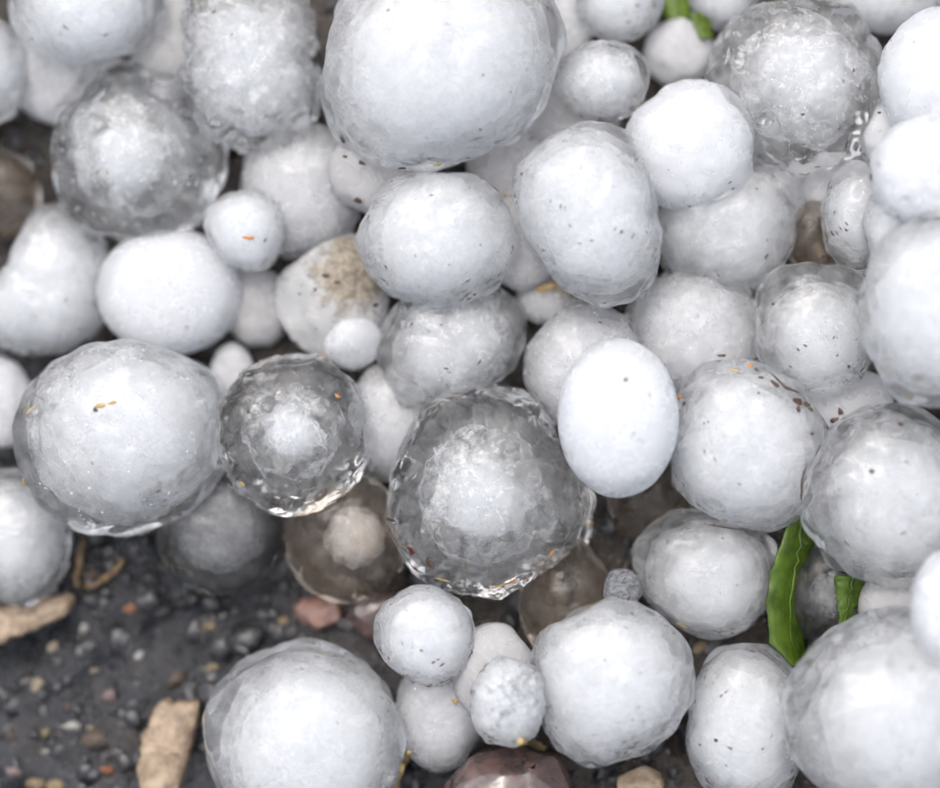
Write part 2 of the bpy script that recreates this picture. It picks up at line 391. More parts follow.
S(E(524, 650, 303, 432), 'smoky', 0.74, 'plain grey hailstone half hidden behind the smooth white oval', cmat='core_grey')
S([(120, 340), (165, 350), (205, 365), (225, 395), (228, 440), (220, 480), (195, 510), (160, 525), (130, 540), (95, 535), (60, 520), (35, 500), (18, 465), (12, 430), (25, 395), (60, 360)],
  'rimmed', 0.700, 'big grey-rimmed hailstone with a mottled white middle above the bare asphalt', coff=(6, -14), veil='veil_thin', lump=0.025, crinkle=0.015, bubbles=60, knob=0.035)
S([(735, 638), (770, 645), (795, 670), (800, 730), (795, 775), (780, 800), (740, 810), (705, 790), (690, 755), (690, 715), (700, 675), (715, 645)],
  'milky', 0.715, 'upright grey-white hailstone between two big stones at the bottom edge', coff=(-5, 5), lump=0.02, knob=0.03)
S([(660, 515), (700, 508), (750, 520), (775, 545), (778, 585), (765, 615), (735, 635), (700, 641), (675, 630), (650, 605), (635, 575), (633, 545)],
  'rimmed', 0.670, 'hailstone with brownish lower rim left of the green leaf', coff=(6, 12), lump=0.02, crinkle=0.015, cmat='core', knob=0.04)
S([(700, 365), (740, 357), (775, 370), (810, 400), (828, 430), (820, 470), (805, 510), (790, 525), (760, 531), (720, 527), (690, 508), (670, 485), (667, 450), (675, 400)],
  'milky', 0.745, 'pitted white hailstone with dark dirt along its upper right edge', lump=0.045)
S(E(356, 518, 167, 307), 'milky', 0.745, 'round frosted hailstone directly under the biggest stone', lump=0.045)
S([(585, 118), (615, 125), (640, 160), (655, 215), (662, 262), (650, 285), (625, 305), (600, 309), (575, 298), (545, 265), (525, 235), (514, 200), (518, 160), (545, 130)],
  'milky', 0.745, 'tall egg shaped frosted hailstone with fine pits', lump=0.045)
S(E(822, 894, 160, 275), 'rimmed', 0.620, 'translucent greyish hailstone left of the blurred white stones', cmat='core_grey', lump=0.042, veil='veil_thin')
S(E(211, 374, 351, 514), 'clear', 0.30, 'glassy clear ball with a small white centre and orange scrap on top', coff=(0, 2), veil='veil', bubbles=400, crinkle=0.05, lump=0.042, sub=6, knob=0.03)
S([(400, 592), (430, 586), (455, 595), (472, 620), (475, 645), (462, 672), (445, 688), (415, 685), (395, 670), (378, 650), (374, 620)],
  'milky', 0.745, 'small blank white hailstone touching the bottom of the big glassy stone', lump=0.045)
S(E(200, 404, 640, 846), 'milky', 0.690, 'big round white hailstone at the bottom edge beside the asphalt', coff=(9, 4), lump=0.042, crinkle=0.012)
S([(560, 610), (600, 600), (650, 610), (680, 635), (693, 670), (690, 705), (672, 730), (650, 752), (625, 755), (600, 767), (575, 762), (550, 740), (535, 700), (530, 655)],
  'milky', 0.745, 'large white hailstone carrying a tiny gritty pellet on top', lump=0.045)
S([(490, 660), (510, 655), (530, 662), (543, 685), (545, 710), (535, 735), (510, 747), (485, 740), (472, 715), (472, 685)],
  'capped', 0.695, 'small hailstone with a dark grainy cap left of the pellet-bearing stone', lump=0.042, crinkle=0.02, knob=0.05)
S([(650, 200), (690, 180), (740, 165), (800, 165), (806, 190), (802, 225), (790, 265), (765, 290), (725, 298), (690, 290), (660, 265), (645, 230)],
  'rimmed', 0.700, 'translucent hailstone with a thin bright rim below the bright twin stones', veil='veil_thin', lump=0.042, crinkle=0.015, knob=0.04, press=0.76)
S(E(554, 652, 40, 122), 'rimmed', 0.620, 'small ringed hailstone right of the biggest stone', veil='veil', crinkle=0.025, bubbles=40)
S(E(683, 762, -45, 30), 'milky', 0.745, 'frosted hailstone at the top edge with a green glint')
# --- upper stones
S(E(8, 165, -65, 66), 'milky', 0.695, 'blurred milky hailstone at the top left corner with a bright rim')
S([(185, 10), (200, -15), (250, -25), (300, -10), (312, 20), (308, 60), (322, 95), (315, 120), (290, 145), (255, 157), (243, 140), (215, 140), (198, 125), (195, 105), (178, 80), (190, 60), (187, 35)],
  'rimmed', 0.670, 'knobbly white twin hailstone of two lobes grown together', lump=0.05, crinkle=0.06, veil='veil', sub=6, knob=0.16)
S([(318, 60), (335, 10), (370, -30), (440, -45), (510, -35), (550, 0), (564, 38), (555, 75), (540, 110), (510, 140), (470, 158), (430, 168), (390, 168), (350, 158), (335, 135), (322, 95)],
  'milky', 0.745, 'biggest white hailstone, broad and rounded, at the middle of the top edge', lump=0.045)
S(E(574, 664, -48, 43), 'milky', 0.745, 'bright frosted hailstone at the top edge left of the green scrap')
S(E(97, 243, 228, 355), 'white', 0.74, 'bright opaque white oval hailstone, very smooth, on the left', lump=0.008, knob=0.006)
S([(720, 30), (760, 5), (800, -2), (845, 5), (870, 35), (884, 70), (880, 105), (868, 140), (850, 165), (800, 178), (765, 165), (735, 140), (712, 110), (700, 70)],
  'rimmed', 0.54, 'large bright hailstone with cloudy core and crinkled icy rim', coff=(12, -8), veil='veil', lump=0.02, crinkle=0.06, bubbles=120, sub=6, knob=0.07)
S([(650, 100), (680, 82), (720, 85), (750, 110), (752, 160), (748, 188), (720, 200), (690, 213), (660, 205), (640, 185), (627, 150), (630, 120)],
  'white', 0.72, 'bright white hailstone fused to the lower left of the cloudy-cored stone', lump=0.025, knob=0.03, press=0.72, sq=0.62, crinkle=0.03)
S([(800, 260), (840, 262), (870, 285), (880, 330), (870, 370), (845, 392), (810, 398), (785, 390), (770, 372), (752, 352), (748, 320), (760, 285), (780, 268)],
  'rimmed', 0.620, 'clear-rimmed hailstone resting on a thin line of dark dirt', coff=(5, 14), veil='veil_thin', lump=0.042, crinkle=0.015, knob=0.03)
S(E(815, 962, -52, 34), 'milky', 0.745, 'pale hailstone at the top edge near the upper right corner')
S(E(856, 924, 102, 172), 'grey', 0.66, 'small grey hailstone squeezed between bright stones at the right', sub=4)
S(E(560 - 2, 678, 338, 498), 'white', 0.74, 'smooth opaque white egg shaped hailstone right of the big glassy stone', lump=0.008, sq=0.8, knob=0.004)
S([(440, 392), (475, 383), (510, 385), (535, 400), (552, 425), (570, 455), (588, 480), (598, 510), (597, 540), (585, 555), (575, 552), (560, 565), (535, 575), (515, 592), (500, 600), (475, 595), (445, 590), (415, 575), (400, 555), (388, 525), (390, 480), (400, 455), (415, 420)],
  'clear', 0.38, 'big glassy hailstone with bright white heart in the centre of the pile', coff=(-8, 5), veil='veil', bubbles=320, lump=0.02, crinkle=0.05, sub=6, knob=0.04)
S(E(802, 976, 403, 591), 'rimmed', 0.700, 'large round hailstone with white middle and clear greenish rim at right', coff=(8, 4), lump=0.045)
S([(850, 620), (900, 607), (960, 620), (1010, 680), (1010, 760), (960, 820), (880, 830), (820, 800), (795, 765), (783, 720), (790, 680), (815, 645)],
  'rimmed', 0.700, 'huge grey-white hailstone with a clear edge in the lower right corner', lump=0.042, crinkle=0.01)
S(E(603, 643, 567, 614), 'gritty', 0.6, 'tiny rough grey pellet perched on a large white stone', lump=0.06, cmat='core_grey', sub=4, knob=0.06)
S(E(862, 932, 183, 272), 'milky', 0.745, 'pale hailstone between the blurred white stones at the right edge')
S(E(880, 1004, 8, 150), 'white', 0.72, 'blurred bright white hailstone at the right edge below the corner')
S(E(870, 990, 116, 226), 'white', 0.72, 'blurred bright white hailstone second down the right edge')
S([(866, 280), (880, 240), (910, 215), (960, 210), (1000, 250), (1005, 330), (980, 390), (940, 406), (900, 400), (878, 370), (866, 330)],
  'milky', 0.745, 'very large blurred white hailstone on the right edge, above the round one', lump=0.02, knob=0.06)
S(E(912, 992, 548, 670), 'white', 0.72, 'blurred bright white hailstone poking in at the right edge near the bottom')

PLACED = []       # (centre, radius, squash)
def drop(px, py, rpx, sq, press):
    d = ray(px, py)
    s = (0.105 - cam.location.z) / d.z
    last = s
    while True:
        c = cam.location + d * s
        r = rpx * KPX * s
        if c.z < r * sq * 0.93 + ground_h(c.x, c.y): break
        hit = False
        for (c2, r2, q2, p2) in PLACED:
            v = c - c2
            f = min(press, p2)
            if abs(v.z) > (r + r2): continue
            qq = (sq + q2) / 2
            if v.x * v.x + v.y * v.y + (v.z / qq) ** 2 < (f * (r + r2)) ** 2: hit = True; break
        if hit: break
        last = s; s += 0.0005
    c = cam.location + d * last
    PLACED.append((c, rpx * KPX * last, sq, press))
    return c, last

def shape(rr, zr, sub, lump, crinkle, seed, scale=1.0, knob=0.0, faces=0, flat=2.4):
    v, f = ico(sub)
    th = np.arctan2(v[:, 1], v[:, 0])
    n = len(rr); t = (th + math.pi) / (2 * math.pi) * n
    i0 = np.floor(t).astype(int) % n; fr = t - np.floor(t)
    rho = rr[i0] * (1 - fr) + rr[(i0 + 1) % n] * fr
    cxy = np.hypot(v[:, 0], v[:, 1])
    # towards the poles the outline's bumps die away
    mean = rr.mean(); w = np.clip(cxy * 1.25, 0, 1) ** 1.5
    rho = mean * (1 - w) + rho * w
    ex = flat                                    # flatter in front than a ball
    rad = 1 / ((cxy / rho) ** ex + (np.abs(v[:, 2]) / zr) ** ex) ** (1 / ex)
    gf_ = random.Random(int(seed * 7) + 1)
    if faces:
        for _ in range(faces):                   # melted flat faces, blended in softly
            a_, z_ = gf_.uniform(-math.pi, math.pi), gf_.uniform(-.25, .95)
            nn = np.array([math.cos(a_) * math.sqrt(1 - z_ * z_), math.sin(a_) * math.sqrt(1 - z_ * z_), z_])
            dn = v @ nn
            sup = float((rad * dn).max()) * gf_.uniform(.88, .965)
            lim = np.where(dn > 0.05, sup / np.maximum(dn, .05), 1e9)
            kk = .05 * mean; hh = np.clip(.5 + .5 * (lim - rad) / kk, 0, 1)
            rad = np.where(lim > 1e8, rad, lim * (1 - hh) + rad * hh - kk * hh * (1 - hh))
    off = Vector((seed * 3.7, seed * 1.9, seed * 5.3))
    disp = np.zeros(len(v))
    for k, w_ in enumerate(v):
        p = Vector(w_)
        q = lump * noise.fractal(p * 2.3 + off, 1.0, 2.0, 2) + lump * 0.22 * noise.fractal(p * 9 + off, 0.9, 2.1, 2)
        if crinkle:
            q += crinkle * (0.3 + 0.9 * (1 - w_[2] * w_[2])) * (noise.ridged_multi_fractal(p * 4.6 + off, 0.8, 2.2, 4, 0.9, 1.8) - 1.1) * 0.42
        if knob:
            q += knob * (0.55 - noise.voronoi(p * 3.2 + off)[0][0] * 1.5) + knob * .3 * (0.5 - noise.voronoi(p * 7.5 + off)[0][0] * 1.4)
        disp[k] = q
    rad = rad * (1 + disp) * scale
    return v * rad[:, None], f

SHELLS = []
def build_stone(d, i):
    cx, cyy, rr = polar(d['pts'])
    rpx = float(rr.mean())
    c, s = drop(cx, cyy, rpx, d['sq'], d['press'])
    k = KPX * s
    zr = rpx * k * d['sq']
    root = bpy.data.objects.new('hailstone', None); COL.objects.link(root)
    root.empty_display_size = 0.005
    root.location = c; root.rotation_euler = CEUL
    tag(root, d['label'], 'hailstone', 'hailstones heaped on the ground')
    if d['mat'] in ('grey', 'shade', 'brown', 'gritty') or (d['mat'] == 'amber' and d['sub'] < 5): d['core'] = 0
    fl = 2.2 if d['mat'] in ('clear', 'crystal', 'amber', 'gritty') else 2.55
    big = d['core'] > .6
    if big: d['core'] = min(d['core'] * 1.10, .81) if d['mat'] != 'rimmed' else min(d['core'] * 1.10, .765)
    verts, f = shape(rr * k * (1 + d.get('knob', 0) * .35), zr, d['sub'], d['lump'], d['crinkle'], i + 1, 1.0, d.get('knob', 0.02), 0 if d['mat'] == 'white' else 6, fl)
    sh = link('ice_shell', mesh_np('ice_shell', verts, f), d['mat'], root)
    SHELLS.append((root, sh, verts, f))
    if d['core'] == 0: return root
    co = (d['coff'][0] * k * 0.8, -d['coff'][1] * k * 0.8, 0)
    soft = d['mat'] in ('clear', 'crystal', 'rimmed', 'amber', 'milky', 'capped', 'smoky', 'dark') and d['sub'] > 4
    cv, cf = shape((rr * 0.6 + rpx * 0.4) * k, zr, 4, 0.09, 0.0, i + 61, d['core'] * (0.46 if soft else .92), 0.0, 0, fl)
    core = link('core', mesh_np('core', cv, cf), d['cmat'], root, co)
    if soft:                                     # the cloud thins out layer by layer towards the clear rim
        for q, w in enumerate((.58, .69, .80, .91, 1.03)):
            cv, cf = shape((rr * 0.85 + rpx * 0.15) * k, zr, 4, 0.06 if big else .10, 0.0, i + 61 + q * 17, d['core'] * w, 0.0, 0, fl)
            link('cloudy_layer', mesh_np('cloudy_layer', cv, cf), ('mist', 'mist', 'mist', 'halo', 'halo')[q] if d['mat'] != 'rimmed' else ('mist', 'mist_thin', 'mist_thin', 'halo_thin', 'halo_thin')[q], core, tuple(-x * q * .08 for x in co))
    if d['veil']:
        cv, cf = shape(rr * k, zr, 4, 0.10, 0.0, i + 131, (d['core'] + 0.76) / 2 * 1.02)
        link('cloudy_layer', mesh_np('cloudy_layer', cv, cf), d['veil'], root, (co[0] * .4, co[1] * .4, 0))
    if d['mat'] in ('clear', 'crystal'):
        for q, w in enumerate((.62, .78) if d['core'] > .32 else (.70,)):
            cv, cf = shape(rr * k, zr, 4, 0.06, 0.0, i + 171 + q, w)
            link('cloudy_layer', mesh_np('cloudy_layer', cv, cf), 'haze', root)
    if d['label'].startswith('big glassy'):
        rm = rpx * k
        pp = [Vector((-.46 + .10 * math.sin(q * .55), .46 - q * .10, .22 + .12 * math.sin(q * .4))) * rm for q in range(10)]
        link('frost_plume', tube_mesh('frost_plume', pp, [rm * (.03 + .07 * math.sin(math.pi * (q + .5) / 10)) for q in range(10)], 10, .5), 'veil', root)
    if d['bubbles']:
        bv, bf = ico(1); V, F = [], []
        g = random.Random(i)
        for b in range(d['bubbles']):
            while True:
                u = Vector((g.uniform(-1, 1), g.uniform(-1, 1), g.uniform(-1, 1)))
                if d['core'] * 1.05 < u.length < 0.86: break
            rb = g.uniform(0.006, 0.016) * rpx * k
            m = len(V)
            V += [(u.x * rpx * k * 0.95 + w[0] * rb, u.y * rpx * k * 0.95 + w[1] * rb, u.z * zr * 0.95 + w[2] * rb) for w in bv]
            F += [tuple(q + m for q in ff) for ff in bf]
        o = link('air_bubbles', mesh_np('air_bubbles', V, F), 'bubble' if d['mat'] == 'clear' else 'grain', root); o['kind'] = 'stuff'
    return root

tb = NT('air_bubble')
gl = tb.n('ShaderNodeBsdfGlass'); gl.inputs['IOR'].default_value = 0.765; gl.inputs['Roughness'].default_value = 0.1
M['bubble'] = tb.done(gl.outputs[0])

# ------------------------------------------------------------------ rocks and stone chips lying on the ground, under the ice
def POL(pts, cx, cyy):
    """outline as angle and radius, unsmoothed, dense"""
    th, r = [], []
    for (x0, y0), (x1, y1) in zip(pts, pts[1:] + pts[:1]):
        for q in range(12):
            x, y = x0 + (x1 - x0) * q / 12 - cx, y0 + (y1 - y0) * q / 12 - cyy
            th.append(math.atan2(-y, x)); r.append(math.hypot(x, y))
    o = np.argsort(th); th = np.array(th)[o]; r = np.array(r)[o]
    return np.concatenate([th - 2 * math.pi, th, th + 2 * math.pi]), np.concatenate([r, r, r])
def rock(pts, mat, label, cat='rock', name='rock', sq=0.6, seed=500, n=34, press=0.8, chip=False):
    cx, cyy, rr = polar(pts)
    c, sdep = drop(cx, cyy, float(rr.mean()), sq, press)
    k = KPX * sdep
    g = random.Random(seed)
    bm = bmesh.new(); zr = float(rr.mean()) * k * sq
    if chip:                                    # a flat ragged flake: rings from the lower edge up to the middle of the top
        N = 56; rings = []
        for w, z in ((.97, -1), (1.0, -.2), (.97, .55), (.88, .9), (.66, 1.0), (.42, 1.0), (.2, 1.0)):
            ring_ = []
            for q in range(N):
                th = 2 * math.pi * q / N; f_ = (q / N * 96 + 48) % 96
                r0 = float(np.interp(th if th < math.pi else th - 2 * math.pi, *POL(pts, cx, cyy))) * k
                p = Vector((math.cos(th), math.sin(th), 0)) * r0 * w
                jag = 1 + .16 * noise.fractal(p * 420 + Vector((seed, 0, w * .3)), .7, 2.1, 4)
                p *= jag; p.z = zr * (z + .35 * noise.fractal(p * 260 + Vector((0, seed, 0)), .8, 2, 4))
                ring_.append(bm.verts.new(p))
            rings.append(ring_)
        for a_, b_ in zip(rings, rings[1:]):
            for q in range(N): bm.faces.new((a_[q], a_[(q + 1) % N], b_[(q + 1) % N], b_[q]))
        bm.faces.new(rings[-1])
        me = bpy.data.meshes.new(name); bm.to_mesh(me); bm.free()
        me.polygons.foreach_set('use_smooth', [True] * len(me.polygons))
        o = link(name, me, mat, None, c, CEUL)
        SHELLS.append((o, o, np.array([w.co[:] for w in me.vertices]), [tuple(p.vertices) for p in me.polygons]))
        return tag(o, label, cat)
    else:
        v, f = shape(rr * k, zr, 4, 0.05, 0.0, seed)
        for q in g.sample(range(len(v)), n): bm.verts.new(v[q])
    r_ = bmesh.ops.convex_hull(bm, input=list(bm.verts))
    bmesh.ops.delete(bm, geom=[e for e in r_['geom_interior'] if isinstance(e, bmesh.types.BMVert)], context='VERTS')
    bmesh.ops.bevel(bm, geom=list(bm.edges), offset=float(rr.mean()) * k * .05, segments=2, profile=.6, affect='EDGES')
    bmesh.ops.triangulate(bm, faces=list(bm.faces))
    bmesh.ops.subdivide_edges(bm, edges=list(bm.edges), cuts=1, use_grid_fill=True)
    for w in bm.verts: w.co *= 1 + .05 * noise.fractal(w.co / (rr.mean() * k) * 2.5 + Vector((seed, 0, 0)), 1, 2, 3)
    me = bpy.data.meshes.new(name); bm.to_mesh(me); bm.free()
    me.polygons.foreach_set('use_smooth', [True] * len(me.polygons))
    o = link(name, me, mat, None, c, CEUL)
    SHELLS.append((o, o, np.array([w.co[:] for w in me.vertices]), [tuple(p.vertices) for p in me.polygons]))
    return tag(o, label, cat)
rock([(157, 702), (198, 698), (200, 715), (193, 745), (180, 795), (150, 808), (135, 800), (142, 742)], 'tan', 'flat tan stone chip lying on the wet asphalt beside the big round hailstone', 'stone chip', 'stone_chip', 0.3, 1, chip=True)
rock([(-30, 612), (0, 607), (38, 600), (70, 593), (78, 604), (60, 618), (36, 630), (-30, 655)], 'tan', 'long tan stone sliver at the left edge of the asphalt', 'stone chip', 'stone_chip', 0.4, 2, chip=True)
rock([(286, 604), (305, 590), (335, 588), (352, 600), (352, 622), (330, 630), (300, 622)], 'pink', 'small pinkish rock under the brown-tinged hailstone', 'rock', 'rock', 0.5, 3)
rock(E(344, 406, 586, 640), 'darkrock', 'dark grainy rock beside the small pinkish rock', 'rock', 'rock', 0.5, 4)
rock(E(436, 590, 742, 880), 'darkrock', 'dark reddish brown faceted wet rock standing in for a clear hailstone at the bottom edge', 'rock', 'rock', 0.8, 5, 60)  # solid rock in place of clear ice with brown pebbles showing through
rock(E(612, 668, 764, 815), 'tan', 'tan pebble in the black hollow at the bottom edge', 'pebble', 'loose_pebble', 0.5, 6)
rock([(174, 558), (184, 554), (198, 570), (208, 584), (200, 592), (188, 586)], 'peb_cream', 'small cream stone chip lying against the dark wet hailstone', 'stone chip', 'stone_chip', 0.5, 7, chip=True)

for i_, d_ in enumerate(STONES):
    build_stone(d_, i_)

# ------------------------------------------------------------------ loose pebbles pressed into the asphalt
PROTO = []
for q in range(8):
    g_ = random.Random(q + 40); bm = bmesh.new()
    for _ in range(13):
        w = Vector((g_.gauss(0, 1), g_.gauss(0, 1), g_.gauss(0, 1))).normalized()
        bm.verts.new((w.x * g_.uniform(.85, 1.15), w.y * g_.uniform(.75, 1.05), w.z * .65))
    r_ = bmesh.ops.convex_hull(bm, input=list(bm.verts))
    bmesh.ops.delete(bm, geom=[e for e in r_['geom_interior'] if isinstance(e, bmesh.types.BMVert)], context='VERTS')
    bmesh.ops.subdivide_edges(bm, edges=list(bm.edges), cuts=1, smooth=.2)
    bm.verts.index_update()
    PROTO.append(([tuple(w.co) for w in bm.verts], [tuple(w.index for w in f_.verts) for f_ in bm.faces])); bm.free()
PMESH = {}
def pebble(px, py, r, colour, q, ang, ratio=1.0):
    key = (q, colour)
    if key not in PMESH:
        me = mesh_np('pebble', *PROTO[q]); me.materials.append(M['peb_' + colour]); PMESH[key] = me
    p = on_height(px, py, 0.0)
    rm = r * KPX * (DIST + 0.035)
    o = link('pebble', PMESH[key], None, ground, (p.x, p.y, ground_h(p.x, p.y) - rm * 0.08), (0, 0, ang))
    o.scale = (rm, rm * ratio, rm)
    return o
for px, py, w, col, ratio, ang in [
    (133, 609, 12, 'orange', .7, 0), (157, 611, 7, 'red', 1, 0), (209, 625, 11, 'tan', .8, .5), (185, 649, 7.5, 'white', 1, 0), (37, 686, 13, 'cream', .85, .3),
    (107, 696, 8, 'rose', 1, 0), (73, 728, 10, 'white', .9, 0), (86, 629, 7, 'white', 1, 0), (126, 639, 7, 'grey', 1, 0), (153, 632, 6, 'grey', 1, 0), (139, 655, 6, 'white', 1.2, 0),
    (89, 673, 9, 'cream', .6, .1), (53, 648, 8, 'cream', .8, 1), (90, 645, 9, 'grey', .7, 0), (212, 671, 9, 'tan', .8, .9), (282, 620, 7, 'tan', 1, 0), (263, 615, 8, 'grey', .8, 0),
    (34, 783, 13, 'tan', .8, 0), (55, 788, 11, 'tan', .9, 0), (96, 740, 17, 'brown', .8, .4), (107, 769, 9, 'orange', .7, 0), (14, 771, 9, 'rose', .9, 0), (133, 705, 5, 'grey', 1, 0),
    (119, 753, 7, 'grey', 1, 0), (44, 753, 6, 'white', .8, 0), (60, 662, 5, 'grey', 1, 0), (10, 735, 6, 'brown', 1, 0), (88, 575, 12, 'brown', .8, 0), (150, 580, 14, 'black', .8, 0),
    (70, 640, 8, 'black', 1, 0), (105, 625, 9, 'black', .9, 0), (175, 680, 14, 'brown', .8, 1.2), (190, 690, 9, 'grey', 1, 0), (20, 660, 9, 'black', .8, 0), (235, 640, 10, 'black', .7, .4),
    (60, 595, 8, 'cream', .8, 0), (205, 595, 7, 'brown', 1, 0), (655, 740, 6, 'white', 1, 0), (668, 752, 4, 'grey', 1, 0), (640, 790, 9, 'tan', .8, 0), (700, 648, 9, 'tan', .7, .3)]:
    pebble(px, py, w, col, rng.randrange(8), ang + rng.uniform(-.3, .3), ratio)
for q in range(250):
    if q < 60: px, py = rng.uniform(-20, 300), rng.uniform(560, 800)
    else: px, py = rng.uniform(-150, 1090), rng.uniform(-150, 940)
    pebble(px, py, rng.choice([2, 2.5, 3, 3, 4, 5, 6]), rng.choice(['grey', 'grey', 'grey', 'brown', 'brown', 'black', 'black', 'black', 'cream', 'rose', 'tan']), rng.randrange(8), rng.uniform(0, 6.28), rng.uniform(.6, 1))

gv, gf = [], []
for _ in range(5200):                            # the dark aggregate of the asphalt, too fine to count
    x, y = rng.gauss(-0.045, 0.075), rng.gauss(-0.03, 0.07)
    r = rng.choice([.0005, .0007, .0009, .0012, .0016, .0022, .0032])
    vv, fc = PROTO[rng.randrange(8)]; m = len(gv); ca, sa = math.cos(rng.uniform(0, 6.3)), math.sin(rng.uniform(0, 6.3)); z = ground_h(x, y) - r * .3
    gv += [(x + r * (a_[0] * ca - a_[1] * sa), y + r * (a_[0] * sa + a_[1] * ca), z + r * a_[2]) for a_ in vv]
    gf += [tuple(w + m for w in f_) for f_ in fc]
tag(link('gravel', mesh_np('gravel', gv, gf), 'aggregate'), 'fine dark aggregate of the wet asphalt surface', 'gravel', kind='stuff')

# ------------------------------------------------------------------ casting onto what is there
TREES = []
for root_, sh_, v_, f_ in SHELLS:
    mw = Matrix.Translation(root_.location) @ CROT.to_4x4()
    TREES.append((root_, mw, BVHTree.FromPolygons([mw @ Vector(w_) for w_ in v_], f_)))
def cast(px, py):
    d = ray(px, py).normalized(); best = None
    for root_, mw, tr in TREES:
        h = tr.ray_cast(cam.location, d)
        if h[0] is not None and (best is None or h[3] < best[3]): best = (h[0], h[1], root_, h[3], mw)
    return best
fv, ff = ico(2)
def fleck(px, py, w, h, ang, mat, seed=0, name='dirt_fleck', thick=.22, wob=1.0, mesh=None):
    hit = cast(px, py)
    if not hit: return
    p, nrm, root_, dist, mw = hit
    inv = mw.inverted(); lp = inv @ p; ln = (inv.to_3x3() @ nrm).normalized()
    s_ = KPX * (p - cam.location).length
    x = Vector((math.cos(ang), math.sin(ang), 0)); x = (x - ln * x.dot(ln)).normalized(); y = ln.cross(x)
    V = []
    fv, ff = ico(mesh or 1)
    for a in fv:
        k = 1 + wob * noise.noise(Vector(a) * 1.6 + Vector((px * .37, py * .21, seed)))
        V.append(lp + x * a[0] * w * .5 * s_ * k + y * a[1] * h * .5 * s_ * k + ln * (a[2] * min(w, h) * thick * s_ * k + (.09 * min(w, h) * s_ if mesh is None else 0)))
    link(name, mesh_np(name, V, ff, mesh is not None), mat, root_)
def streak(pts, r, mat, name='dirt_streak'):
    P, U, root_, mw = [], [], None, None
    for i in range(len(pts) - 1):
        for k in range(5):
            f = k / 5
            h = cast(pts[i][0] * (1 - f) + pts[i + 1][0] * f, pts[i][1] * (1 - f) + pts[i + 1][1] * f)
            if h and (root_ is None or h[2] is root_):
                root_, mw = h[2], h[4]; inv = mw.inverted()
                P.append(inv @ h[0]); U.append((inv.to_3x3() @ h[1]).normalized())
    if len(P) < 3: return
    s_ = KPX * DIST
    rad = [r * s_ * (0.35 + 0.9 * abs(noise.noise(Vector((i * .9, pts[0][0], 0)))) + .3 * math.sin(math.pi * i / (len(P) - 1))) for i in range(len(P))]
    link(name, tube_mesh(name, P, rad, 6, 0.5, U), mat, root_)

